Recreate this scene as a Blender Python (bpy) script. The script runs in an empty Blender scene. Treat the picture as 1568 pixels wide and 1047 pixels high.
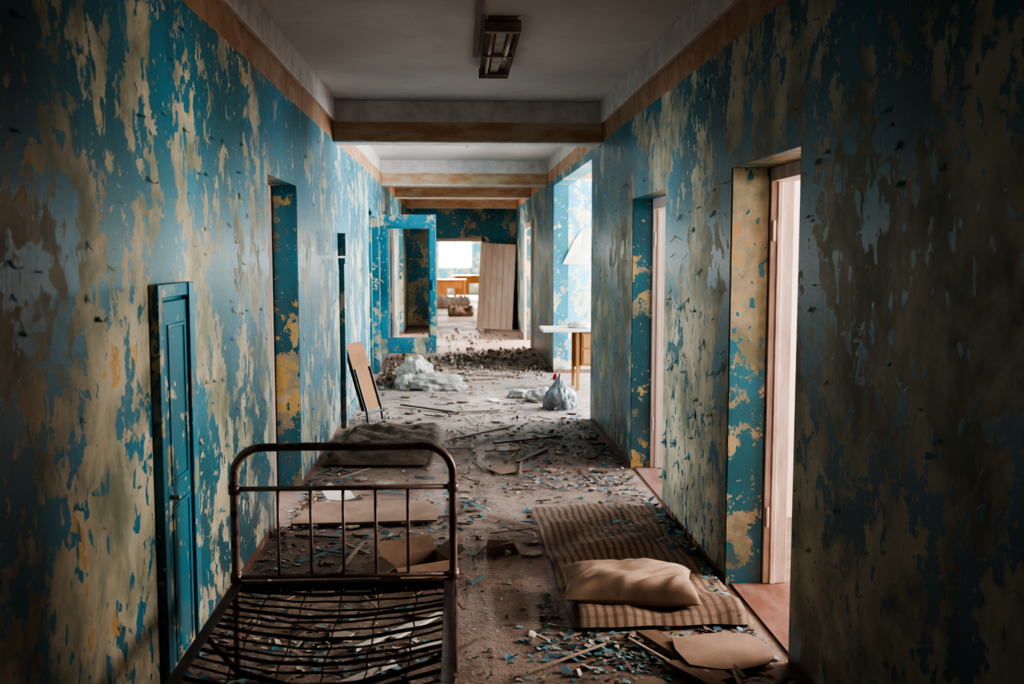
import bpy, math, random
from mathutils import Vector, Matrix, Euler, noise as mnoise
random.seed(7)
R=random.random
def U(a,b): return a+(b-a)*R()
scene=bpy.context.scene
XL,XR=-1.095,1.32      # corridor wall faces
WT=0.20                # wall thickness
CH=3.0

# ------------------------------------------------------------ mesh builder
class MB:
    def __init__(s): s.v=[];s.f=[];s.m=[];s.c=[]
    def add(s,vs,fs,mat=0,col=(1,1,1)):
        o=len(s.v); s.v+= [tuple(p) for p in vs]
        for f in fs:
            s.f.append([i+o for i in f]); s.m.append(mat); s.c.append(col)
    def box(s,lo,hi,mat=0,col=(1,1,1),M=None):
        x0,y0,z0=lo;x1,y1,z1=hi
        vs=[Vector(p) for p in ((x0,y0,z0),(x1,y0,z0),(x1,y1,z0),(x0,y1,z0),(x0,y0,z1),(x1,y0,z1),(x1,y1,z1),(x0,y1,z1))]
        if M is not None: vs=[M@p for p in vs]
        s.add(vs,[(0,3,2,1),(4,5,6,7),(0,1,5,4),(1,2,6,5),(2,3,7,6),(3,0,4,7)],mat,col)
    def cbox(s,c,size,rot=(0,0,0),mat=0,col=(1,1,1)):
        M=Matrix.Translation(c)@Euler(rot).to_matrix().to_4x4()
        h=[a/2 for a in size]
        s.box((-h[0],-h[1],-h[2]),(h[0],h[1],h[2]),mat,col,M)
    def tube(s,pts,r,n=8,mat=0,col=(1,1,1),cap=True):
        pts=[Vector(p) for p in pts]; L=len(pts)
        rr=r if isinstance(r,(list,tuple)) else [r]*L
        rings=[];prev=None
        for i,p in enumerate(pts):
            t=(pts[min(i+1,L-1)]-pts[max(i-1,0)]).normalized()
            if prev is None:
                a=Vector((0,0,1)) if abs(t.z)<.9 else Vector((1,0,0))
                nrm=(a-t*a.dot(t)).normalized()
            else: nrm=(prev-t*prev.dot(t)).normalized()
            prev=nrm; b=t.cross(nrm)
            rings.append([p+(nrm*math.cos(2*math.pi*k/n)+b*math.sin(2*math.pi*k/n))*rr[i] for k in range(n)])
        vs=[q for r_ in rings for q in r_]; fs=[]
        for i in range(L-1):
            for k in range(n):
                a=i*n+k;b2=i*n+(k+1)%n
                fs.append((a,b2,b2+n,a+n))
        if cap:
            fs.append(tuple(reversed(range(n)))); fs.append(tuple(range((L-1)*n,L*n)))
        s.add(vs,fs,mat,col)
    def build(s,name,mats,smooth=False,bevel=0,parent=None,merge=False):
        me=bpy.data.meshes.new(name); me.from_pydata(s.v,[],s.f)
        for m in mats: me.materials.append(m)
        me.polygons.foreach_set('material_index',s.m)
        me.polygons.foreach_set('use_smooth',[smooth]*len(s.f))
        ca=me.color_attributes.new(name='Col',type='FLOAT_COLOR',domain='CORNER')
        data=[]
        for f,c in zip(s.f,s.c):
            for _ in f: data+= [c[0],c[1],c[2],1.0]
        ca.data.foreach_set('color',data)
        me.update()
        ob=bpy.data.objects.new(name,me); scene.collection.objects.link(ob)
        if bevel:
            b=ob.modifiers.new('bevel','BEVEL'); b.width=bevel; b.segments=2; b.limit_method='ANGLE'
        if parent: ob.parent=parent
        return ob
def empty(name,loc=(0,0,0)):
    e=bpy.data.objects.new(name,None); scene.collection.objects.link(e); e.empty_display_size=.1
    return e

# ------------------------------------------------------------ node helpers
class NT:
    def __init__(s,name):
        s.mat=bpy.data.materials.new(name); s.mat.use_nodes=True
        s.t=s.mat.node_tree; s.n=s.t.nodes; s.b=s.n['Principled BSDF']
    def l(s,a,b): s.t.links.new(a,b)
    def setin(s,sock,v):
        if hasattr(v,'is_linked') or isinstance(v,bpy.types.NodeSocket): s.l(v,sock)
        elif isinstance(v,(tuple,list)) and len(v)==3 and sock.type=='RGBA': sock.default_value=(*v,1)
        else: sock.default_value=v
    def pos(s,scale=(1,1,1),off=(0,0,0)):
        g=s.n.new('ShaderNodeNewGeometry'); m=s.n.new('ShaderNodeMapping')
        m.inputs['Scale'].default_value=scale; m.inputs['Location'].default_value=off
        s.l(g.outputs['Position'],m.inputs[0]); return m.outputs[0]
    def obj(s,scale=(1,1,1)):
        g=s.n.new('ShaderNodeTexCoord'); m=s.n.new('ShaderNodeMapping')
        m.inputs['Scale'].default_value=scale
        s.l(g.outputs['Object'],m.inputs[0]); return m.outputs[0]
    def xyz(s):
        g=s.n.new('ShaderNodeNewGeometry'); x=s.n.new('ShaderNodeSeparateXYZ'); s.l(g.outputs['Position'],x.inputs[0]); return x.outputs
    def noise(s,vec,scale,detail=5,rough=.6,dist=0):
        n=s.n.new('ShaderNodeTexNoise'); s.l(vec,n.inputs['Vector'])
        n.inputs['Scale'].default_value=scale;n.inputs['Detail'].default_value=detail
        n.inputs['Roughness'].default_value=rough;n.inputs['Distortion'].default_value=dist
        return n.outputs['Fac']
    def cells(s,vec,scale):
        n=s.n.new('ShaderNodeTexVoronoi'); s.l(vec,n.inputs['Vector']); n.inputs['Scale'].default_value=scale
        x=s.n.new('ShaderNodeSeparateColor'); s.l(n.outputs['Color'],x.inputs[0]); return x.outputs[0]
    def math(s,op,a,b=0.0,c=None,clamp=False):
        n=s.n.new('ShaderNodeMath'); n.operation=op; n.use_clamp=clamp
        s.setin(n.inputs[0],a); s.setin(n.inputs[1],b)
        if c is not None: s.setin(n.inputs[2],c)
        return n.outputs[0]
    def rng(s,v,a,b,c=0.0,d=1.0,smooth=False):
        n=s.n.new('ShaderNodeMapRange'); n.clamp=True
        if smooth: n.interpolation_type='SMOOTHSTEP'
        s.setin(n.inputs['Value'],v)
        for k,x in zip(('From Min','From Max','To Min','To Max'),(a,b,c,d)): s.setin(n.inputs[k],x)
        return n.outputs[0]
    def mix(s,f,a,b,mode='MIX'):
        n=s.n.new('ShaderNodeMix'); n.data_type='RGBA'; n.blend_type=mode
        s.setin(n.inputs[0],f); s.setin(n.inputs[6],a); s.setin(n.inputs[7],b); return n.outputs[2]
    def attr(s,name='Col'):
        n=s.n.new('ShaderNodeAttribute'); n.attribute_name=name; return n.outputs['Color']
    def bump(s,h,strength=.5,dist=.01):
        n=s.n.new('ShaderNodeBump'); n.inputs['Strength'].default_value=strength; n.inputs['Distance'].default_value=dist
        s.l(h,n.inputs['Height']); s.l(n.outputs[0],s.b.inputs['Normal'])
    def col(s,c): s.setin(s.b.inputs['Base Color'],c)
    def rough(s,c): s.setin(s.b.inputs['Roughness'],c)

def paint_mat(name,bias=0.0,light=False,seed=(0,0,0),yellow=.60,trim=False,ztop=0,ycol=(.58,.37,.14),band=False):
    N=NT(name)
    P=N.pos((1,1,.84),seed); P2=N.pos((1,1,.92),(seed[0]+5,seed[1]+3,1))
    PX=N.xyz()
    n1=N.noise(P,1.75,2,.55,.3); n2=N.noise(P2,6.5,5,.62,.10); n3=N.noise(P2,2.6,5,.65,.3)
    wv=N.n.new('ShaderNodeVectorMath'); wv.operation='ADD'; N.l(P2,wv.inputs[0])
    nz=N.n.new('ShaderNodeTexNoise'); N.l(P2,nz.inputs['Vector']); nz.inputs['Scale'].default_value=14; nz.inputs['Detail'].default_value=2
    sc=N.n.new('ShaderNodeVectorMath'); sc.operation='SCALE'; sc.inputs['Scale'].default_value=.08; N.l(nz.outputs['Color'],sc.inputs[0]); N.l(sc.outputs[0],wv.inputs[1])
    cl=N.cells(wv.outputs[0],12); cl2=N.cells(wv.outputs[0],28)
    v=N.math('ADD',N.math('MULTIPLY',n1,.52),N.math('MULTIPLY',n2,.48))
    v=N.math('ADD',v,N.math('MULTIPLY',N.math('SUBTRACT',cl,.5),.055))
    v=N.math('ADD',v,N.math('MULTIPLY',N.math('SUBTRACT',cl2,.5),.035))
    v=N.math('ADD',v,bias)
    v=N.math('ADD',v,N.rng(PX[1],3.2,4.6,.018,0.0))
    v=N.math('ADD',v,N.rng(PX[2],1.2,2.3,.014,-.026))
    if band:
        v=N.math('ADD',v,N.rng(PX[1],4.7,4.9,0,.030))
        v=N.math('SUBTRACT',v,N.rng(PX[1],6.3,7.6,0,.055))
    if ztop: v=N.math('ADD',v,N.rng(PX[2],1.22,1.30,0,ztop))
    mask=N.rng(v,.500,.5025)                # 1 = paint gone
    sp=N.noise(P2,24,2,.55)
    specks=N.rng(sp,.655,.66); mask=N.math('MAXIMUM',mask,specks)
    sp2=N.noise(N.pos((1,1,.6),(9,2,4)),16,2,.5)
    keep=N.rng(sp2,.63,.635); mask=N.math('MULTIPLY',mask,N.math('SUBTRACT',1.0,keep))
    big=N.noise(P,.9,2,.5)
    if light: ca,cb=(.08,.38,.56),(.13,.50,.66)
    else: ca,cb=(.008,.110,.150),(.016,.210,.320)
    blue=N.mix(N.rng(big,.38,.62),ca,cb)
    blue=N.mix(N.rng(n2,.4,.7,0,.35),blue,(.010,.17,.18) if not light else (.2,.6,.66))
    cream=N.mix(N.rng(n3,.40,.60),(.22,.24,.165) if not light else (.6,.62,.5),(.54,.50,.36) if not light else (.75,.70,.55))
    yel=N.math('MULTIPLY',N.rng(n3,yellow,yellow+.008),N.rng(n2,.47,.48))
    cream=N.mix(yel,cream,ycol)
    edge=N.math('SUBTRACT',N.rng(v,.492,.499),N.rng(v,.501,.506),clamp=True)
    col=N.mix(mask,blue,cream)
    col=N.mix(N.math('MULTIPLY',edge,.24),col,(.55,.53,.42))
    grime=N.noise(N.pos((3,3,1.5),(2,2,2)),1.0,4,.7)
    col=N.mix(N.rng(grime,.48,.70,0,.42),col,(.08,.07,.055),'MULTIPLY')
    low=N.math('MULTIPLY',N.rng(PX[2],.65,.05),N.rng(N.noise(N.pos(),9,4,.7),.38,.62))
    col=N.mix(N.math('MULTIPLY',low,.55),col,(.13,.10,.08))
    if not trim:
        bn=N.noise(N.pos(),12,4,.6)
        orange=N.mix(N.rng(N.noise(N.pos(),3,5,.7),.45,.62),(.36,.175,.085),(.45,.29,.18))
        zz=N.math('ADD',PX[2],N.math('MULTIPLY',N.math('SUBTRACT',bn,.5),.03))
        col=N.mix(N.rng(zz,2.648,2.654),col,orange)
        white=N.mix(N.rng(bn,.4,.7),(.58,.55,.52),(.42,.39,.36))
        col=N.mix(N.rng(PX[2],2.808,2.812),col,white)
        col=N.mix(N.math('MULTIPLY',N.rng(PX[2],.055,.050),N.rng(bn,.35,.5,.4,1.0)),col,(.15,.065,.045))
    N.col(col)
    N.rough(N.mix(mask,(.42,.42,.42),(.65,.65,.65)))
    h=N.math('ADD',N.math('MULTIPLY',N.math('SUBTRACT',1.0,mask),1.0),N.math('MULTIPLY',n2,.15))
    h=N.math('ADD',h,N.math('MULTIPLY',N.noise(N.pos(),55,3,.6),.12))
    N.bump(h,.8,.008)
    return N.mat

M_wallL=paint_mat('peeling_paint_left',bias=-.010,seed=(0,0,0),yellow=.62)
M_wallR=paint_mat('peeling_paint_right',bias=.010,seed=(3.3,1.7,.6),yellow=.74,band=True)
M_trim=paint_mat('peeling_trim_blue',bias=-.055,seed=(1,4,2),trim=True,yellow=.7,ycol=(.45,.40,.27))
M_panel=paint_mat('peeling_panel_blue',bias=-.075,seed=(8,4,2),trim=True,yellow=.8)
M_jamb=paint_mat('peeling_jamb_teal',bias=-.035,seed=(4,2.2,7.5),trim=True,yellow=.50,ycol=(.55,.42,.17))
M_jamb1=paint_mat('peeling_jamb_two_tone',bias=-.035,seed=(2,7.2,1.5),trim=True,yellow=.56,ztop=.12,ycol=(.60,.42,.20))
M_hall=paint_mat('peeling_paint_hall',bias=-.02,light=True,seed=(6,2,5),yellow=.75)

def simple(name,c1,c2,scale=6,rough=.7,bump=.3,dist=.004,stretch=(1,1,1),detail=5,metal=0,lo=.38,hi=.62):
    N=NT(name); P=N.obj(stretch); n=N.noise(P,scale,detail,.65,.2)
    N.col(N.mix(N.rng(n,lo,hi),c1,c2)); N.rough(rough); N.b.inputs['Metallic'].default_value=metal
    N.bump(N.noise(P,scale*4,4,.6),bump,dist); return N.mat
M_white=simple('whitewash_room',(.80,.68,.63),(.72,.58,.52),3,.8)
M_frame_white=simple('old_white_frame_paint',(.74,.60,.54),(.52,.40,.35),5,.6,stretch=(3,3,.6))
M_redfloor=simple('red_floorboards',(.17,.070,.05),(.24,.15,.115),7,.9,stretch=(1,.3,1))
M_rust=simple('rusty_bed_steel',(.040,.024,.021),(.10,.058,.047),14,.48,.5,.002,metal=.45)
M_bedpaint=simple('worn_bed_enamel',(.34,.23,.20),(.13,.08,.067),11,.36,.4,.002,metal=.3,lo=.48,hi=.6)
M_card=simple('cardboard',(.32,.215,.155),(.23,.15,.107),5,.9,.3)
M_ply=simple('plywood',(.66,.56,.50),(.52,.42,.36),3,.7,.2,stretch=(1,1,.2))
M_wood=simple('old_wood',(.13,.08,.05),(.22,.14,.09),6,.8,.5,stretch=(1,.15,1))
M_board=simple('laminate_board',(.30,.15,.065),(.22,.105,.048),3,.95,.2)
M_black=simple('black_steel',(.02,.02,.02),(.05,.045,.04),6,.5)
M_orange=simple('varnished_wood',(.45,.18,.055),(.34,.13,.04),4,.4,.2,stretch=(1,1,.3))
M_paper=simple('paper',(.70,.65,.60),(.55,.50,.45),3,.8,.2)
M_pillow=simple('stained_pillow_cloth',(.42,.295,.215),(.29,.195,.14),4,.9,.35,.004)
M_sack=simple('dusty_sack_cloth',(.54,.48,.45),(.34,.30,.275),5,.85,.5,.01)
M_bag=simple('grey_plastic_bag',(.34,.34,.36),(.20,.205,.22),8,.4,.6,.01)
M_red=simple('red_plastic',(.45,.05,.035),(.30,.05,.03),4,.4)
M_brick=simple('brick',(.20,.12,.085),(.13,.085,.065),12,.9,.8)
M_rug=simple('dirty_dark_mattress',(.10,.070,.050),(.165,.115,.083),7,.95,.8,.01)
M_fixture=simple('aged_fixture_metal',(.34,.27,.22),(.17,.12,.095),8,.5,.3)
M_tube=simple('dusty_tube_glass',(.55,.36,.24),(.32,.19,.12),5,.35)
M_green=simple('green_plastic',(.25,.45,.06),(.2,.4,.05),4,.4)

# striped mattress
N=NT('striped_mattress_ticking'); P=N.obj()
sx=N.n.new('ShaderNodeSeparateXYZ'); N.l(P,sx.inputs[0])
wob=N.math('ADD',sx.outputs[0],N.math('MULTIPLY',N.noise(P,5,2),.02))
st=N.math('SINE',N.math('MULTIPLY',wob,2*math.pi/.042))
st2=N.math('SINE',N.math('MULTIPLY',sx.outputs[1],2*math.pi/.06))
c=N.mix(N.rng(st,.1,.35,0,.75),(.30,.205,.145),(.095,.062,.045))
c=N.mix(N.rng(st2,.75,.95,0,.3),c,(.08,.05,.035))
c=N.mix(N.rng(N.noise(P,3,6,.7),.42,.62,0,.45),c,(.13,.092,.07))
N.col(c);N.rough(.95);N.bump(N.noise(P,60,4),.4,.003);M_mattress=N.mat

# floor
N=NT('dusty_floor'); P=N.pos(); PX=N.xyz()
a=N.noise(P,1.3,5,.65,.4); b=N.noise(P,9,5,.7); c3=N.noise(P,45,3,.7); d4=N.noise(P,3.2,5,.7,.3)
c=N.mix(N.rng(a,.38,.62),(.20,.138,.11),(.36,.265,.215))
c=N.mix(N.rng(PX[1],8.8,10.2,0,.55),c,(.48,.39,.345))  # paler from the first beam on: bright hall light spill put into the colour
c=N.mix(N.rng(d4,.52,.62,0,.42),c,(.125,.09,.072))
c=N.mix(N.rng(b,.5,.66,0,.55),c,(.11,.08,.064))
c=N.mix(N.rng(c3,.62,.66,0,.7),c,(.46,.38,.32))
c=N.mix(N.rng(N.noise(P,28,4,.7),.67,.68,0,.8),c,(.12,.24,.27))
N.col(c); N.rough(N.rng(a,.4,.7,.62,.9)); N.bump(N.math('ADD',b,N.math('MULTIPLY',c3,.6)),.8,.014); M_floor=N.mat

# ceiling
N=NT('stained_ceiling'); P=N.pos()
a=N.noise(P,.8,5,.6,.3); b=N.noise(P,6,5,.7)
c=N.mix(N.rng(a,.35,.65),(.66,.62,.60),(.54,.50,.475))
c=N.mix(N.rng(b,.58,.75,0,.35),c,(.38,.32,.28))
N.col(c); N.rough(.85); N.bump(N.noise(P,20,4),.25,.004); M_ceil=N.mat

# beams
N=NT('beam_paint'); P=N.pos(); PX=N.xyz()
bn=N.noise(P,7,5,.7)
orange=N.mix(N.rng(N.noise(N.pos((1,1,3)),2.2,5,.7),.42,.58),(.43,.235,.125),(.53,.38,.26))
w=N.mix(N.rng(bn,.4,.7),(.66,.61,.58),(.48,.44,.41))
c=N.mix(N.rng(PX[2],2.806,2.812),orange,w)
c=N.mix(N.rng(N.math('ADD',PX[2],N.math('MULTIPLY',N.math('SUBTRACT',bn,.5),.02)),2.648,2.640),c,w)
N.col(c);N.rough(.8);N.bump(bn,.4,.006);M_beam=N.mat

# debris from vertex colour
N=NT('debris_mixed'); A=N.attr(); n=N.noise(N.pos(),30,3,.7)
N.col(N.mix(N.rng(n,.35,.7,0,.5),A,(.15,.11,.085))); N.rough(.7); N.bump(n,.3,.003); M_debris=N.mat

# ------------------------------------------------------------ room shell
def wall_run(name,x0,x1,ya,yb,ops,mat):
    m=MB(); y=ya
    for (o0,o1,top) in ops:
        m.box((x0,y,0),(x1,o0,CH)); m.box((x0,o0,top),(x1,o1,CH)); y=o1
    m.box((x0,y,0),(x1,yb,CH)); return m.build(name,[mat])
opsR=[(3.80,4.77,2.05),(6.29,7.48,2.05),(9.79,13.6,2.56),(17.3,18.9,2.1),(24.6,26.4,2.1),(31,33,2.1)]
opsL=[(5.90,6.95,2.10),(12.55,13.72,2.18),(15.7,16.8,2.1),(18.9,20.4,2.3),(28,29.5,2.1)]  # opening just before the partition is added to let light onto leaning_panel
YB,YE=-3.0,40.0
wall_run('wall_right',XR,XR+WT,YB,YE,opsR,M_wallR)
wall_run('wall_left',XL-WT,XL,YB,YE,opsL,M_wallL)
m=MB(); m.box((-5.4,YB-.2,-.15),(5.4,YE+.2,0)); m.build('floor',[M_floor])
m=MB(); m.box((-5.4,YB-.2,CH),(5.4,YE+.2,CH+.15)); m.build('ceiling',[M_ceil])
m=MB(); m.box((XL-WT,YB-.2,0),(XR+WT,YB,CH)); m.build('wall_back',[M_wallR])
# end partition with doorway
m=MB(); Y0=22.3; X0,X1,T=-.52,.62,1.98
m.box((XL,Y0,0),(X0,Y0+.2,CH)); m.box((X1,Y0,0),(XR,Y0+.2,CH)); m.box((X0,Y0,T),(X1,Y0+.2,CH)); m.build('wall_partition',[M_wallL])
m=MB()
m.box((X0,Y0-.03,0),(X0+.07,Y0+.23,T)); m.box((X1-.07,Y0-.03,0),(X1,Y0+.23,T)); m.box((X0,Y0-.03,T-.07),(X1,Y0+.23,T)); m.build('door_6',[M_ply],bevel=.005)
# far end wall with window
m=MB(); wx0,wx1,wz0,wz1=-.75,.62,1.05,2.35
m.box((-1.3,YE,0),(wx0,YE+.2,CH));m.box((wx1,YE,0),(1.52,YE+.2,CH));m.box((wx0,YE,0),(wx1,YE+.2,wz0));m.box((wx0,YE,wz1),(wx1,YE+.2,CH));m.build('wall_end',[M_wallR])
def window_frame(name,axis,c,w,h,zc,nm=1,t=.06):
    m=MB()
    def bx(a0,a1,z0,z1):
        if axis=='x': m.box((c-t/2,a0,z0),(c+t/2,a1,z1))
        else: m.box((a0,c-t/2,z0),(a1,c+t/2,z1))
    ctr,ww=w; a,b=ctr-ww/2,ctr+ww/2; z0,z1=zc-h/2,zc+h/2
    bx(a,a+.06,z0,z1);bx(b-.06,b,z0,z1);bx(a,b,z0,z0+.06);bx(a,b,z1-.06,z1)
    for k in range(nm):
        q=a+(k+1)*ww/(nm+1); bx(q-.025,q+.025,z0,z1)
    bx(a,b,z1-h*.3-.02,z1-h*.3+.02)
    return m.build(name,[M_frame_white],bevel=.004)
window_frame('window_9','y',YE+.1,((wx0+wx1)/2,wx1-wx0),wz1-wz0,(wz0+wz1)/2)

def area(name,loc,d,sx,sy,power,color):
    L=bpy.data.lights.new(name,'AREA'); L.shape='RECTANGLE'; L.size=sx; L.size_y=sy; L.energy=power; L.color=color
    o=bpy.data.objects.new(name,L); o.location=loc; o.rotation_euler=Vector(d).to_track_quat('-Z','Y').to_euler(); scene.collection.objects.link(o)
COOL=(.93,.96,1.0); WARM=(1.0,.89,.80)
area('daylight_end_window',(-.06,YE+.3,1.7),(0,-1,0),1.4,1.4,5500,WARM)

def room(k,side,y0,y1,power,color,mat=M_white,X=5.0,win=2.0,floor=None,zc=1.7,wh=1.6,yc=None):
    """side room: dividing walls, outer wall with window and daylight outside the window"""
    s=1 if side=='R' else -1
    xi=(XR+WT) if s>0 else (XL-WT)
    xo=s*X
    lo,hi=min(xi,xo),max(xi,xo)
    m=MB()
    m.box((lo,y0-.1,0),(hi,y0,CH)); m.box((lo,y1,0),(hi,y1+.1,CH))
    yc=(y0+y1)/2 if yc is None else yc; a,b=yc-win/2,yc+win/2; z0,z1=zc-wh/2,zc+wh/2
    xa,xb=min(xo,xo+s*.2),max(xo,xo+s*.2)
    m.box((xa,y0-.1,0),(xb,a,CH)); m.box((xa,b,0),(xb,y1+.1,CH)); m.box((xa,a,0),(xb,b,z0)); m.box((xa,a,z1),(xb,b,CH))
    m.build('wall_room_%d'%k,[mat])
    window_frame('window_%d'%k,'x',xo+s*.1,(yc,win),wh,zc)
    if power>0: area('daylight_window_%d'%k,(xo+s*.24,yc,zc),(-s,0,-.03),win,wh,power,color)
room(1,'R',2.2,6.0,640,WARM,X=4.2,win=2.0,yc=4.4)
room(2,'R',6.15,9.59,560,COOL,X=4.2,win=2.2,yc=7.5)
room(3,'R',9.75,13.6,1900,COOL,mat=M_hall,X=4.6,win=3.4)
room(4,'R',16.5,20.4,2300,WARM,X=4.2,win=2)
room(5,'R',24,27,1500,WARM,X=4.2,win=2)
room(6,'R',30,34,1800,WARM,X=4.2,win=2)
room(7,'L',5.0,8.2,470,COOL,X=4.4,win=1.8)
room(8,'L',11.6,17.6,120,WARM,X=4.2,win=2.6)
room(9,'L',17.8,21.5,900,WARM,X=4.2,win=2.6,yc=19)  # added room: its window and daylight are made up to light leaning_panel
room(10,'L',27.2,30.5,900,WARM,X=4.2,win=1.6)
area('fill_corridor_rear',(0.1,YB+.15,1.9),(0,1,.02),1.6,1.4,4,COOL)  # added ambient fill behind the camera; wall_back has no window
# dusty red threshold boards inside doorways
m=MB(); m.box((XR+.03,3.82,0),(XR+.9,4.75,.012)); m.build('floor_threshold_1',[M_redfloor])
m=MB(); m.box((XR+.03,6.31,0),(XR+.2,7.46,.012)); m.build('floor_threshold_2',[M_redfloor])

# beams
for i,(y,t,bot) in enumerate(((9.04,.28,2.63),(14.7,.28,2.63),(17.9,.28,2.63),(21.9,.2,2.63))):
    m=MB(); m.box((XL,y,bot),(XR,y+t,CH)); m.build('trim_beam_%d'%(i+1),[M_beam],bevel=.008)
# cornice strips on both walls
m=MB(); m.box((XL,YB,2.81),(XL+.03,9.04,CH)); m.build('trim_cornice_left',[M_beam],bevel=.006)
m=MB(); m.box((XR-.03,YB,2.81),(XR,9.04,CH)); m.build('trim_cornice_right',[M_beam],bevel=.006)

# jamb boards and door linings set deep in the openings
m=MB(); m.box((XR+.004,4.755,0),(XR+.18,4.77,2.05)); m.box((XR+.004,3.80,0),(XR+.18,3.815,2.05)); m.build('trim_jamb_1',[M_jamb1])
m=MB(); m.box((XR+.004,7.465,0),(XR+.15,7.48,2.05)); m.box((XR+.004,6.29,0),(XR+.15,6.305,2.05)); m.build('trim_jamb_2',[M_jamb])
m=MB(); m.box((XL-.16,6.935,0),(XL-.004,6.95,2.10)); m.box((XL-.16,5.90,0),(XL-.004,5.915,2.10)); m.build('trim_jamb_3',[M_jamb])
def lining(name,xa,xb,y0,y1,top,mat,w=.05):
    m=MB()
    m.box((xa,y0,0.013),(xb,y0+w,top)); m.box((xa,y1-w,0.013),(xb,y1,top)); m.box((xa,y0+w,top-w-.03),(xb,y1-w,top))
    m.box((xa+.03,y1-w-.012,0.013),(xa+.055,y1-w,top-w-.03))
    for z in (.35,1.75): m.tube([(xa+.012,y1-w-.008,z-.05),(xa+.012,y1-w-.008,z+.05)],.009,8)
    return m.build(name,[mat],bevel=.004)
lining('door_1',XR+.185,XR+.30,3.80,4.77,2.05,M_frame_white,.035)
lining('door_2',XR+.15,XR+.26,6.29,7.48,2.05,M_ply)
lining('door_3',XL-.27,XL-.17,5.90,6.95,2.10,M_ply,.06)
# left far doorway casing + leaf swung out into corridor
e=empty('door_4')
m=MB()
m.box((XL-.2,12.55,0),(XL+.03,12.63,2.18)); m.box((XL-.2,13.65,0),(XL+.04,13.74,2.2)); m.box((XL-.2,12.55,2.12),(XL+.03,13.72,2.2))
m.build('door_casing',[M_trim],bevel=.006,parent=e)
m=MB(); W=.76; H0,H1=.28,2.17
m.box((0,0,H0),(.10,.045,H1));m.box((W-.09,0,H0),(W,.045,H1));m.box((.10,0,H1-.17),(W-.09,.045,H1));m.box((.10,0,H0),(W-.09,.045,H0+.22))
m.box((.10,-.01,H1-.19),(W-.09,.0,H1-.17));m.box((W-.05,-.05,1.15),(W-.03,0,1.28))
m.box((.10,.01,H0+.22),(.118,.035,H1-.17));m.box((W-.108,.01,H0+.22),(W-.09,.035,H1-.17))
m.box((-.02,.01,.6),(.01,.035,.7));m.box((-.02,.01,1.8),(.01,.035,1.9))
o=m.build('door_leaf',[M_trim],bevel=.006,parent=e); o.location=(XL+.05,13.66,0); o.rotation_euler=(0,0,-.06)
N=NT('dirty_glass'); N.col((.75,.85,.85)); N.rough(.08); N.b.inputs['Transmission Weight'].default_value=1.0; N.b.inputs['IOR'].default_value=1.1; M_glass=N.mat
m=MB()
gp=[[(.12,.52),(.30,.52),(.22,.66),(.12,.80)],[(W-.11,1.98),(W-.11,1.45),(W-.2,1.75),(W-.34,1.98)]]
for g in gp:
    n=len(g); m.add([(x,.018,z) for x,z in g]+[(x,.022,z) for x,z in g],[tuple(range(n)),tuple(reversed(range(n,2*n)))]+[(i,i+n,(i+1)%n+n,(i+1)%n) for i in range(n)])
o=m.build('glass_shards',[M_glass],parent=e); o.location=(XL+.05,13.66,0); o.rotation_euler=(0,0,-.06)
m=MB(); m.box((XL,15.62,0),(XL+.05,15.7,2.2)); m.box((XL,16.8,0),(XL+.05,16.88,2.2)); m.box((XL,15.7,2.1),(XL+.05,16.8,2.2)); m.build('door_7',[M_ply],bevel=.005)
m=MB(); m.box((XR-.05,17.22,0),(XR,17.3,2.2)); m.box((XR-.05,18.9,0),(XR,18.98,2.2)); m.box((XR-.05,17.3,2.1),(XR,18.9,2.2)); m.build('door_8',[M_ply],bevel=.005)

# small access door boxed on left wall
m=MB(); y0,y1,zt=3.60,4.06,1.53
m.box((XL,y0,0),(XL+.035,y0+.05,zt),1); m.box((XL,y1-.075,0),(XL+.042,y1,zt),1); m.box((XL,y0+.05,zt-.05),(XL+.035,y1-.075,zt),1)
m.box((XL,y0+.05,0),(XL+.010,y1-.075,zt-.05))
m.box((XL+.010,y0+.07,.02),(XL+.030,y1-.085,1.465)); 
for (za,zb) in ((.10,.70),(.78,1.38)):
    m.box((XL+.030,y0+.11,za),(XL+.036,y0+.125,zb)); m.box((XL+.030,y1-.135,za),(XL+.036,y1-.12,zb)); m.box((XL+.030,y0+.125,za),(XL+.036,y1-.135,za+.015)); m.box((XL+.030,y0+.125,zb-.015),(XL+.036,y1-.135,zb))
m.tube([(XL+.030,y0+.095,.74),(XL+.065,y0+.095,.74)],.010,10)
m.build('door_5',[M_panel,M_trim],bevel=.004)
# blue pilaster box far left
m=MB(); m.box((XL,9.35,0),(XL+.05,9.47,1.55)); m.box((XL,9.33,1.55),(XL+.06,9.49,1.6)); m.box((XL,9.30,1.62),(XL+.07,9.5,1.83))
m.build('trim_post',[M_trim],bevel=.005)
m=MB(); m.box((XL,9.47,0),(XL+.02,12.55,.12)); m.build('baseboard_left',[M_trim],bevel=.004)

# ------------------------------------------------------------ bed frame
e=empty('metal_bed_frame')
bx0,bx1,by=-.855,-.02,3.79
m=MB(); r=.016; top=.905; rc=.11
path=[(bx0,by,0),(bx0,by,.4),(bx0,by,.74),(bx0,by,top-rc)]
for k in range(1,9):
    a=math.pi/2*k/8; path.append((bx0+rc-rc*math.cos(a),by,top-rc+rc*math.sin(a)))
path+= [(bx0+.3,by,top+.002),(bx1-.3,by,top-.002)]
for k in range(0,9):
    a=math.pi/2*k/8; path.append((bx1-rc+rc*math.sin(a),by,top-rc+rc*math.cos(a)))
path+= [(bx1,by,.74),(bx1,by,.4),(bx1,by,0)]
m.tube(path,r,12)
m.tube([(bx0,by,.745),(bx1,by,.745)],.010,8)
m.tube([(bx0,by,.40),(bx1,by,.40)],.010,8)
for k in range(5):
    x=-.69+k*.124; m.tube([(x,by,.40),(x,by,.745)],.0065,8)
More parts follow.
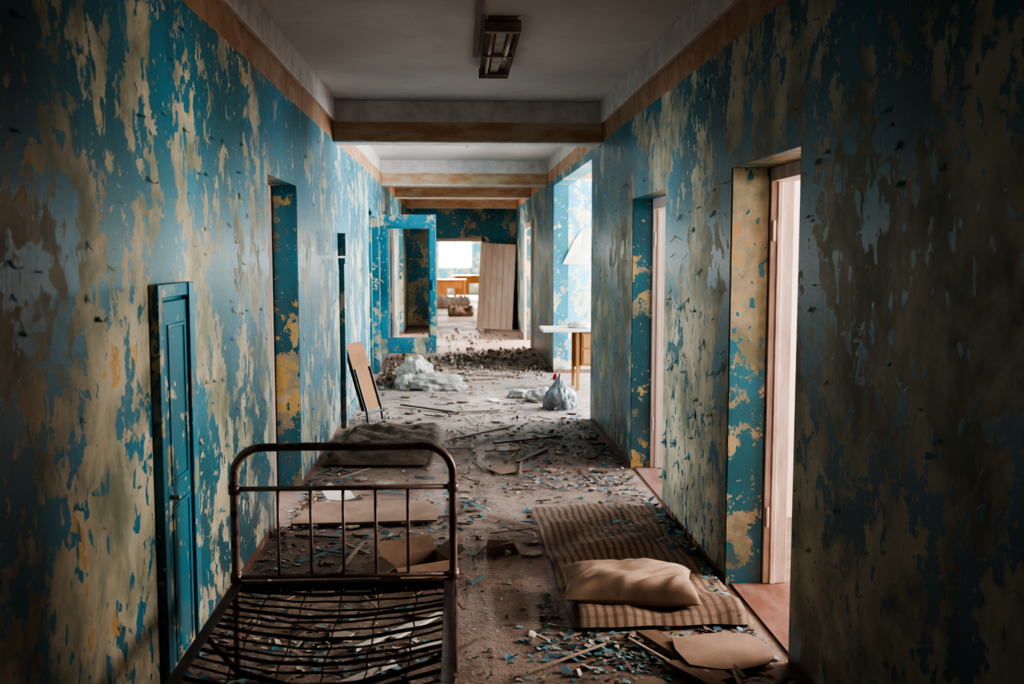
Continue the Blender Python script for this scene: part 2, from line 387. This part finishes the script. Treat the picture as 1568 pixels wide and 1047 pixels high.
for x in (bx0,bx1):
    for z in (.745,.40): m.tube([(x,by,z-.018),(x,by,z+.018)],.022,12)
m.build('headboard',[M_bedpaint],smooth=True,parent=e)
m=MB(); yn=1.9; zr=.38
for x,s in ((bx0,1),(bx1,-1)):
    m.box((x-.005,yn,zr-.035),(x+.005,by-.02,zr+.01)); m.box((min(x,x+s*.035),yn,zr+.004),(max(x,x+s*.035),by-.02,zr+.012))
for y,s in ((yn,1),(by-.025,-1)):
    m.box((bx0,y-.005,zr-.03),(bx1,y+.005,zr+.01)); m.box((bx0,min(y,y+s*.03),zr+.004),(bx1,max(y,y+s*.03),zr+.012))
for x in (bx0,bx1): m.tube([(x,yn,0),(x,yn,zr)],.014,10)
m.build('side_rails',[M_rust],bevel=.002,parent=e)
m=MB(); y=by-.09; i=0
def sag(x,y): 
    u=(x-bx0)/(bx1-bx0); v=(y-yn)/(by-yn)
    return zr-.075*math.sin(math.pi*max(0,min(1,u)))*math.sin(math.pi*max(.0,min(1,v)))**.6
while y>yn+.05:
    pts=[]; ph=U(0,6); am=U(.003,.008); sl=U(-.015,.015)
    for k in range(15):
        u=k/14; x=bx0+.02+(bx1-bx0-.04)*u; yy=y+sl*u+am*math.sin(ph+u*7)
        pts.append((x,yy,sag(x,yy)+.002*math.sin(ph+u*25)))
    m.tube(pts,.0042 if i%3 else .0075,6)
    y-=U(.050,.080); i+=1
for k in range(5):
    x=bx0+.14+k*(bx1-bx0-.28)/4
    m.tube([(x+.006*math.sin(j*2+k),by-.03-(by-yn-.06)*j/24,sag(x,by-.03-(by-yn-.06)*j/24)-.006+.003*(j%2)) for j in range(25)],.0030,6)
m.tube([(-.83,3.25,.37),(-.7,3.08,.33),(-.5,2.98,.315),(-.3,2.98,.32),(-.1,3.06,.35),(-.03,3.1,.375)],.009,8)
for k in range(7):
    x=bx0+.06+k*.118; m.tube([(x,by-.03,zr+.005),(x+.004,by-.06,zr-.01),(x,by-.09,zr-.012)],.005,6)
m.build('spring_mesh',[M_rust],smooth=True,parent=e)

# ------------------------------------------------------------ soft objects
def slab(name,cx,cy,w,l,t,mat,rot=0,nx=24,ny=44,wav=.015,seed=0,z0=0,edge_round=.35,extra=None):
    """rounded soft slab resting on floor; wavy top"""
    m=MB()
    for side in (0,1):
        rows=[]
        for j in range(ny+1):
            row=[]
            for i in range(nx+1):
                u=2*i/nx-1; v=2*j/ny-1
                k=(1-abs(u)**14)*(1-abs(v)**18); k=max(0,k)**edge_round
                x=u*w/2; y=v*l/2
                x+=.018*mnoise.noise(Vector((v*3,seed,u))); y+=.018*mnoise.noise(Vector((u*3,seed+4,v)))
                h=t*.5+ (t*.5)*k + wav*mnoise.noise(Vector((x*5+seed,y*5,seed)))*k + wav*.5*mnoise.noise(Vector((x*16+seed,y*16,seed)))*k
                if extra: h+=extra(u,v)*k
                z=h if side==0 else t*.5-t*.5*k
                row.append((x,y,max(0.001,z)))
            rows.append(row)
        vs=[p for r_ in rows for p in r_]
        fs=[]
        for j in range(ny):
            for i in range(nx):
                a=j*(nx+1)+i; q=(a,a+1,a+nx+2,a+nx+1); fs.append(q if side==0 else tuple(reversed(q)))
        m.add(vs,fs)
    ob=m.build(name,[mat],smooth=True); ob.location=(cx,cy,z0); ob.rotation_euler=(0,0,rot); return ob
slab('striped_mattress',.885,5.22,.80,2.08,.045,M_mattress,rot=.012,wav=.03,seed=2,extra=lambda u,v:(.03 if v<-.62 else 0)*min(1,max(0,(-.62-v)*6))+.015*math.sin(v*9)*math.sin(u*3+1))
slab('dirty_mattress',-.60,8.45,.80,1.75,.055,M_rug,rot=-.05,wav=.05,seed=9)
def pillow(name,loc,w,d,t,rot,mat,seed=0,cr=.02):
    m=MB(); n=44
    for side in (1,-1):
        vs=[];fs=[]
        for j in range(n+1):
            for i in range(n+1):
                u=2*i/n-1; v=2*j/n-1
                k=max(0,(1-u**4))**.55*max(0,(1-v**4))**.55*(1-.35*max(0,-u)**1.5)*(1-.25*v)
                x=u*w/2*(1-.09*(1-v*v)*abs(u)**3); y=v*d/2*(1-.10*(1-u*u)*abs(v)**3)
                e_=1-max(abs(u),abs(v))
                wr=cr*.7*mnoise.noise(Vector((u*1.8+seed,v*1.8,side)))+cr*.5*(1-2*abs(mnoise.noise(Vector((u*3.4-v*3+seed,v*1.2+u,side+3)))))*(1.2-e_)
                z=side*t/2*k*(.6 if side<0 else 1.15)+wr*k*(1 if side>0 else .1)
                vs.append((x,y,z))
        for j in range(n):
            for i in range(n):
                a=j*(n+1)+i; q=(a,a+1,a+n+2,a+n+1); fs.append(q if side>0 else tuple(reversed(q)))
        m.add(vs,fs)
    ob=m.build(name,[mat],smooth=True); ob.location=loc; ob.rotation_euler=rot; return ob
pillow('pillow',(.79,4.48,.108),.63,.42,.145,(.05,.02,-.10),M_pillow,seed=3,cr=.034)

def blob(name,loc,sx,sy,sz,mat,seed=0,amp=.25,freq=2.2,knot=False,sub=5,ridge=.1):
    import bmesh
    bm=bmesh.new(); bmesh.ops.create_icosphere(bm,subdivisions=sub,radius=1)
    for v in bm.verts:
        p=v.co.copy(); q=p*freq+Vector((seed,seed*2,0))
        k=1+amp*mnoise.noise(q)+ridge*(1-2*abs(mnoise.noise(q*2.3)))+ridge*.4*(1-2*abs(mnoise.noise(q*6)))
        p=p*k
        if knot and p.z>.3:
            f=max(.12,1-(p.z-.3)*1.35); p.x*=f;p.y*=f; p.z*=1.25
        p.z=max(p.z,-.45)
        v.co=(p.x*sx,p.y*sy,(p.z+.45)*sz)
    me=bpy.data.meshes.new(name); bm.to_mesh(me); bm.free(); me.materials.append(mat)
    for f in me.polygons: f.use_smooth=True
    ob=bpy.data.objects.new(name,me); ob.location=loc; scene.collection.objects.link(ob); return ob
e=empty('cloth_sack_heap')
for i,(x,y,a,b,c,s) in enumerate(((-.52,12.5,.21,.26,.23,1),(-.28,12.1,.34,.24,.12,4),(-.62,12.15,.13,.2,.11,7),(-.08,12.0,.16,.14,.06,5))):
    blob('sack_%d'%i,(x,y,0),a,b,c,M_sack,seed=s,amp=.28,ridge=.10).parent=e
b=blob('green_bottle_lid',(-.62,12.75,.22),.06,.06,.08,M_green,seed=2,sub=3); b.name='green_scrap'; b.parent=e
e=empty('plastic_bag')
blob('bag_body',(1.08,10.45,0),.14,.14,.21,M_bag,seed=11,amp=.3,ridge=.15,knot=True).parent=e
blob('bag_red_lid',(1.06,10.66,.28),.03,.03,.05,M_red,seed=25,sub=3).parent=e
blob('crumpled_rag',(.93,11.0,0),.14,.13,.09,M_sack,seed=21,amp=.4,ridge=.2,sub=4)
blob('crumpled_rag',(.72,11.3,0),.12,.10,.06,M_sack,seed=29,amp=.4,ridge=.2,sub=4)

# ------------------------------------------------------------ boards, boxes
def sheet(name,poly,t,mat,loc,rot,curl=0):
    m=MB(); n=len(poly)
    vs=[(x,y,curl*(x*x+y*y)) for x,y in poly]+[(x,y,t+curl*(x*x+y*y)) for x,y in poly]
    fs=[tuple(reversed(range(n))),tuple(range(n,2*n))]+[(i,(i+1)%n,(i+1)%n+n,i+n) for i in range(n)]
    m.add(vs,fs); o=m.build(name,[mat]); o.location=loc; o.rotation_euler=rot; return o
sheet('chipboard_panel',[(-.47,-.18),(-.1,-.20),(.40,-.22),(.43,.02),(.36,.20),(.05,.22),(-.34,.25)],.014,M_card,(-.55,6.12,.03),(.05,.0,.10))
sheet('cardboard_sheet',[(-.2,-.12),(-.1,-.17),(.0,-.18),(.12,-.15),(.18,-.10),(.21,.03),(.18,.12),(.08,.15),(-.05,.14),(-.17,.12),(-.20,.02)],.006,M_card,(1.07,3.87,.035),(.06,.05,.2),.05)
sheet('cardboard_sheet',[(-.14,-.1),(.16,-.12),(.13,.12),(-.1,.14)],.006,M_card,(.36,7.4,.012),(.0,.03,.7),.1)
sheet('wooden_plank',[(-.04,-.26),(.04,-.26),(.05,.24),(-.035,.27)],.02,M_wood,(.90,3.84,.02),(.03,.02,.45))
sheet('wooden_plank',[(-.03,-.45),(.03,-.45),(.03,.42),(-.03,.44)],.018,M_wood,(1.05,3.40,.02),(.0,.02,.5))
sheet('paper_sheet',[(-.10,-.10),(-.02,-.14),(.09,-.09),(.10,.06),(.02,.12),(-.09,.09)],.002,M_paper,(-.80,6.60,.03),(.1,.05,.4),.5)
sheet('paper_sheet',[(-.07,-.1),(.07,-.09),(.06,.10),(-.07,.1)],.002,M_paper,(.42,11.0,.012),(.08,.05,.4),.3)
# open cardboard box
m=MB(); w,d,h,t=.30,.20,.12,.005
m.box((-w/2,-d/2,0),(w/2,d/2,t)); m.box((-w/2,-d/2,t),(w/2,-d/2+t,h)); m.box((-w/2,d/2-t,t),(w/2,d/2,h)); m.box((-w/2,-d/2+t,t),(-w/2+t,d/2-t,h)); m.box((w/2-t,-d/2+t,t),(w/2,d/2-t,h))
m.cbox((-w/2-.05,0,h-.01),(.11,d,.004),(0,.35-.7,0)); m.cbox((w/2+.04,0,h+.02),(.09,d,.004),(0,-.5,0)); m.cbox((0,-d/2-.04,h-.02),(w,.09,.004),(.5,0,0)); m.cbox((0,d/2+.03,h+.03),(w,.09,.004),(.8,0,0))
o=m.build('cardboard_box',[M_card]); o.location=(-.21,4.88,.002); o.rotation_euler=(0,0,.45)
# brick fragment
m=MB(); m.add([(-.08,-.05,0),(.1,-.045,0),(.11,.05,0),(-.07,.06,0),(-.075,-.045,.05),(.06,-.04,.065),(.09,.045,.05),(-.06,.05,.07)],[(0,3,2,1),(4,5,6,7),(0,1,5,4),(1,2,6,5),(2,3,7,6),(3,0,4,7)])
o=m.build('brick_fragment',[M_brick],bevel=.006); o.location=(.23,5.35,.001); o.rotation_euler=(0,0,.2)
# board with legs leaning on left wall
m=MB(); tilt=math.radians(17)
M=Matrix.Translation((-.80,9.68,0))@Matrix.Rotation(-.40,4,'Z')@Matrix.Rotation(-tilt,4,'Y')
m.box((-.012,-.17,.14),(.012,.17,.80),0,(1,1,1),M); m.box((-.020,-.178,.14),(.018,-.170,.80),1,(1,1,1),M); m.box((-.02,-.17,.80),(.018,.17,.81),1,(1,1,1),M)
m.tube([M@Vector((.0,-.15,.01)),M@Vector((.02,-.15,.14)),M@Vector((.02,-.15,.55))],.012,8,1); m.tube([M@Vector((.0,.15,.01)),M@Vector((.02,.15,.14)),M@Vector((.02,.15,.55))],.012,8,1)
m.tube([M@Vector((.02,-.15,.1)),M@Vector((.02,.15,.1))],.01,8,1)
m.build('leaning_chair_board',[M_board,M_black],bevel=.002)
# desk in the side hall
m=MB(); dx0,dx1,dy0,dy1=1.02,2.1,11.75,12.35
m.box((dx0,dy0,.71),(dx1,dy1,.745),1)
for x in (1.42,2.04):
    for y in (dy0+.05,dy1-.08): m.box((x,y,0),(x+.04,y+.04,.71),0)
m.box((1.42,dy0+.09,.60),(2.06,dy0+.11,.71),0); m.box((1.46,dy0+.1,.24),(1.48,dy1-.06,.71),0); m.box((1.48,dy0+.03,.30),(1.95,dy1-.06,.70),0)
m.box((1.50,dy0+.015,.52),(1.93,dy0+.03,.68),0); m.box((1.50,dy0+.015,.33),(1.93,dy0+.03,.50),0)
m.build('desk',[M_orange,M_paper],bevel=.004)
blob('paper_pile',(1.5,12.0,.745),.14,.12,.05,M_paper,seed=31,sub=3,ridge=.2)
# tall panel leaning at the partition
m=MB(); M=Matrix.Translation((.80,21.50,.0))@Matrix.Rotation(.06,4,'Y')@Matrix.Rotation(-math.radians(14),4,'X')
for k in range(6): m.box((-.39+k*.13,-.012 if k%2 else -.004,.01),(-.39+(k+1)*.13-.004,.012,1.92),0,(1,1,1),M)
m.build('leaning_panel',[M_ply],bevel=.002)
# torn poster on the hall wall
m=MB(); pts=[(1.44,1.50),(1.50,1.62),(1.60,1.82),(1.72,1.99),(1.80,2.02),(1.84,1.80),(1.80,1.62),(1.82,1.50),(1.62,1.49)]
n=len(pts); vs=[(x,13.59-.02*math.sin(i*2.1)**2,z) for i,(x,z) in enumerate(pts)]+[(1.68,13.585,1.7)]
m.add(vs,[(i,(i+1)%n,n) for i in range(n)]); m.build('torn_poster',[M_paper])

# ------------------------------------------------------------ far room clutter
def table(name,x,y,w,d,h,mat,mat2=M_wood,rot=0):
    m=MB(); m.box((-w/2,-d/2,h-.04),(w/2,d/2,h))
    for a in(-1,1):
        for b in(-1,1): m.box((a*(w/2-.06)-.025,b*(d/2-.06)-.025,0),(a*(w/2-.06)+.025,b*(d/2-.06)+.025,h-.04))
    m.box((-w/2+.06,-d/2+.05,h-.30),(w/2-.06,-d/2+.07,h-.04))
    m.box((-w/2+.06,-d/2+.06,.15),(-.02,d/2-.05,h-.05))
    o=m.build(name,[mat],bevel=.004); o.location=(x,y,0); o.rotation_euler=(0,0,rot); return o
table('wooden_table',-.30,33.2,1.2,.6,.80,M_orange)
table('wooden_table',.45,37.0,1.2,.6,.85,M_orange,rot=.1)
slab('sack_bundle',.1,26.5,.7,.9,.22,M_rug,wav=.12,seed=15)
slab('sack_bundle',-.2,30.5,1.2,.6,.30,M_sack,wav=.15,seed=19)

# ------------------------------------------------------------ ceiling fixtures
def fixture(name,x,y0,y1,tubes=True):
    e=empty(name)
    m=MB(); z=CH
    m.box((x-.085,y0,z-.035),(x+.085,y1,z))
    for s in(-1,1):
        m.add([(x+s*.085,y0,z-.035),(x+s*.105,y0,z-.085),(x+s*.105,y1,z-.085),(x+s*.085,y1,z-.035)],[(0,1,2,3)])
        m.add([(x+s*.080,y0,z-.035),(x+s*.100,y0,z-.085),(x+s*.100,y1,z-.085),(x+s*.080,y1,z-.035)],[(3,2,1,0)])
    for y in (y0,y1-.03): m.box((x-.105,y,z-.09),(x+.105,y+.03,z-.02))
    m.box((x-.03,y0+.03,z-.06),(x+.03,y1-.03,z-.035))
    for y in(y0+.06,y1-.1,y0+(y1-y0)*.5):
        m.box((x-.095,y,z-.085),(x+.095,y+.02,z-.06))
    m.build('housing',[M_fixture],bevel=.003,parent=e)
    m=MB()
    m.tube([(x-.055,y0+.04,z-.062),(x-.055,y1-.04,z-.062)],.013,10)
    if tubes: m.tube([(x+.055,y0+.04,z-.062),(x+.05,y0+(y1-y0)*.55,z-.070)],.013,10)
    m.build('tubes',[M_tube],smooth=True,parent=e)
fixture('ceiling_light',.270,5.85,7.40)
e=empty('ceiling_light'); m=MB(); m.box((.10,11.0,CH-.05),(.16,12.3,CH)); m.box((.115,11.0,CH-.16),(.145,11.04,CH-.05)); m.tube([(.13,11.04,CH-.07),(.13,12.25,CH-.07)],.013,8); m.build('housing',[M_fixture],bevel=.003,parent=e)
m=MB(); m.box((.115,3.0,CH-.025),(.150,6.95,CH)); m.build('ceiling_cable_duct',[M_rust])

# ------------------------------------------------------------ debris
TEAL=[(.03,.15,.20),(.05,.22,.30),(.10,.30,.36),(.20,.38,.42)]
LITE=[(.55,.52,.46),(.42,.35,.27),(.62,.57,.50)]
BRN=[(.16,.105,.08),(.27,.18,.13),(.09,.06,.047)]
def flake(m,x,y,s,z=0.003,tilt=.35,cols=None):
    n=random.choice((4,5,5,6)); a0=U(0,6.28); M=Matrix.Translation((x,y,z+s*.12))@Euler((U(-tilt,tilt),U(-tilt,tilt),0)).to_matrix().to_4x4()
    el=U(.35,1)
    vs=[M@Vector((math.cos(a0+k*6.283/n)*s*U(.5,1.1),math.sin(a0+k*6.283/n)*s*el*U(.5,1.1),U(-.1,.1)*s)) for k in range(n)]
    vs=[Vector((p.x,p.y,max(.001,p.z))) for p in vs]
    c=random.choice(cols or (TEAL+LITE+BRN)); m.add(vs,[tuple(range(n))],0,c)
def inb(x,y): return XL+.03<x<XR-.03 and not(.47<x<1.32 and 4.2<y<6.33)
m=MB()
for i in range(3600):   # wall-side drifts
    y=3.0+12*R()**1.3
    if R()<.45: x=XL+.03+abs(random.gauss(0,.16))
    else: x=XR-.03-abs(random.gauss(0,.16))
    if inb(x,y): flake(m,x,y,.006+.028*R()**2)
for i in range(2200):   # everywhere
    y=3.0+11*R(); x=U(XL,XR)
    if inb(x,y): flake(m,x,y,.004+.022*R()**3,cols=TEAL[2:]+LITE+BRN+BRN+BRN)
clusters=[(.72,3.95,.20,.15,700,TEAL+LITE),(.50,4.3,.09,.25,200,TEAL+BRN),(-.25,6.0,.28,.35,340,TEAL+LITE),(-.45,5.4,.35,.25,180,TEAL+BRN+LITE),(.78,8.2,.22,.8,520,TEAL+BRN),(-.5,3.9,.3,.4,420,TEAL+LITE),(-.4,3.4,.3,.4,320,LITE+TEAL),(1.2,3.9,.08,.2,160,LITE+BRN),(.75,7.0,.3,.2,260,TEAL+LITE),(.35,9.2,.3,.5,160,BRN+LITE),(.2,13.8,.7,.8,500,BRN+BRN+LITE),(1.25,5.3,.025,.7,260,TEAL)]
for cx,cy,sx_,sy_,n,cc in clusters:
    for i in range(n):
        x,y=random.gauss(cx,sx_),random.gauss(cy,sy_)
        if XL+.03<x<XR-.03 and (inb(x,y) or cx>1.2): flake(m,x,y,.007+.028*R()**1.7,tilt=.6,cols=cc,z=.05 if (.47<x<1.27 and 4.2<y<6.33) else .003)
for i in range(60):     # on the striped mattress
    x,y=random.gauss(.98,.10),random.gauss(5.6,.16); 
    flake(m,x,y,.01+.025*R(),z=.060,cols=TEAL+BRN)
m.build('paint_chip_debris',[M_debris])
m=MB()
for i in range(230):    # sticks, laths
    y=3.3+12.5*R(); x=U(XL+.15,XR-.15); L=U(.06,.38)*(1 if R()<.8 else 1.4)
    if not inb(x,y) or (x<-.1 and 7.5<y<9.4) : continue
    a=U(0,3.14)
    if abs(x)+L/2*abs(math.cos(a))>1.0: a=1.57+U(-.2,.2)
    m.cbox((x,y,.012+U(0,.02)),(L,U(.006,.022),U(.004,.010)),(0,U(-.03,.03),a),0,random.choice(BRN+[(.36,.26,.18),(.45,.36,.28),(.05,.2,.25)]))
for (x,y,L,a) in ((.25,9.0,.9,.9),(.62,8.6,.7,.5),(-.3,10.4,.8,-.7),(.6,7.9,.6,1.1),(.1,12.8,.9,.3),(.5,13.2,.8,-.4),(-.2,13.6,1.0,.15),(.2,10.2,.5,.3),(.35,5.9,.45,-.8)):
    m.cbox((x,y,.02),(L,.035,.015),(0,.01,a),0,random.choice(BRN+[(.32,.23,.16)]))
for (x,y,L,a) in ((-.30,4.15,.42,.9),(-.18,4.25,.36,1.0),(-.36,3.75,.30,.8),(-.12,4.02,.22,.5)):   # pale laths under the bed
    m.cbox((x,y,.02),(L,.03,.012),(0,.02,a),0,(.70,.66,.62))
for i in range(90):     # fallen plaster / board scraps lying flat
    y=3.6+9.5*R(); x=U(XL+.12,XR-.12); s=U(.03,.085)
    if not inb(x,y) or (x<-.1 and 7.5<y<9.4): continue
    n=random.choice((5,6,7)); a0=U(0,6); el=U(.5,1); M=Matrix.Translation((x,y,.004))@Matrix.Rotation(U(0,6),4,'Z')@Matrix.Rotation(U(0,.06),4,'X')
    ring=[(math.cos(a0+k*6.283/n)*s*U(.7,1.1),math.sin(a0+k*6.283/n)*s*el*U(.7,1.1)) for k in range(n)]
    vs=[M@Vector((p[0],p[1],.004)) for p in ring]+[M@Vector((p[0],p[1],.014)) for p in ring]
    vs=[Vector((p.x,p.y,max(p.z,.001))) for p in vs]
    m.add(vs,[tuple(reversed(range(n))),tuple(range(n,2*n))]+[(k,(k+1)%n,(k+1)%n+n,k+n) for k in range(n)],0,random.choice([(.27,.18,.13),(.34,.25,.19),(.16,.105,.08),(.42,.36,.30)]))
m.build('wood_splinter_debris',[M_debris])
m=MB()
def rock(x,y,s,z=0,c=None):
    M=Matrix.Translation((x,y,z+s*.35))@Euler((U(0,6),U(0,6),U(0,6))).to_matrix().to_4x4()
    vs=[]
    for a in(-1,1):
        for b in(-1,1):
            for d in(-1,1): vs.append(M@Vector((a*s*U(.3,.6),b*s*U(.3,.6),d*s*U(.2,.5))))
    vs=[Vector((p.x,p.y,max(p.z,.001))) for p in vs]
    m.add(vs,[(0,1,3,2),(4,6,7,5),(0,4,5,1),(2,3,7,6),(0,2,6,4),(1,5,7,3)],0,c or random.choice(BRN+LITE[1:]))
for i in range(900):
    y=3.2+14*R(); x=U(XL+.05,XR-.05)
    if inb(x,y): rock(x,y,.006+.028*R()**4)
for cx,cy,sx_,sy_,n,hh in ((.30,14.9,.6,.8,620,.015),(-.88,13.0,.10,.45,200,.10),(-.8,14.3,.2,.5,220,.09),(.7,16.2,.4,.6,180,.02),(.2,19.5,.6,1.0,140,.01),(1.1,13.9,.12,.3,90,.04),(-.98,6.3,.06,.4,60,.02)):
    for i in range(n):
        x,y=random.gauss(cx,sx_),random.gauss(cy,sy_)
        if XL+.06<x<XR-.06: rock(x,y,.012+.042*R()**3,z=hh*R()*math.exp(-((x-cx)/sx_)**2/2-((y-cy)/sy_)**2/2),c=random.choice(BRN+BRN+LITE[1:2]+[(.22,.16,.125)]))
m.build('plaster_rubble_debris',[M_debris])

# curled paint flakes on the walls
m=MB()
def in_op(y,z,ops): 
    return any(a-.03<y<b+.03 and z<t+.05 for a,b,t in ops)
for i in range(460):
    left=R()<.5; y=2.5+8*R(); z=U(.2,2.6); bigf=i>425
    if bigf: left=False; y=4.82+1.4*R(); z=U(.2,1.9)
    if in_op(y,z,opsL if left else opsR): continue
    if left and 3.5<y<4.2 and z<1.7: continue
    x0,s=(XL,1) if left else (XR,-1)
    w=U(.008,.030); L=U(.01,.045)*(1 if R()<.85 else 1.6); seg=5; lean=U(-.3,.3); curl=U(.8,2.4)
    if bigf: w*=1.3; L=U(.04,.09)
    vs=[];px_,pz=0.0,0.0; an=.15
    for k in range(seg+1):
        ww=w*U(.7,1.1)*(1-.35*(k/seg))
        vs+= [(x0+s*(.001+px_),y-ww+lean*pz,z-pz),(x0+s*(.001+px_),y+ww+lean*pz,z-pz)]
        an+=curl/seg; px_+=L/seg*math.sin(an)*.6; pz+=L/seg*math.cos(an)
    m.add(vs,[(2*k,2*k+1,2*k+3,2*k+2) for k in range(seg)],0,random.choice(TEAL[:3]+[(.33,.31,.21)]))
m.build('peeling_paint_curls',[M_debris],smooth=True)

# ------------------------------------------------------------ world + camera
w=bpy.data.worlds.new('World'); scene.world=w; w.use_nodes=True
bg=w.node_tree.nodes['Background']; bg.inputs[0].default_value=(.95,.96,1,1); bg.inputs[1].default_value=9.0
cam=bpy.data.cameras.new('camera'); co=bpy.data.objects.new('camera',cam); scene.collection.objects.link(co)
cam.lens=35; cam.sensor_width=36; cam.clip_end=200; cam.clip_start=.05
co.location=(0,0,1.64)
ps,ph=math.radians(3.15),math.radians(5.06)
d=Vector((math.sin(ps)*math.cos(ph),math.cos(ps)*math.cos(ph),-math.sin(ph)))
co.rotation_euler=d.to_track_quat('-Z','Y').to_euler()
cam.dof.use_dof=True; cam.dof.focus_distance=5.8; cam.dof.aperture_fstop=3.2
scene.camera=co
scene.view_settings.view_transform='AgX'
scene.view_settings.look='AgX - High Contrast'
scene.view_settings.exposure=-0.80
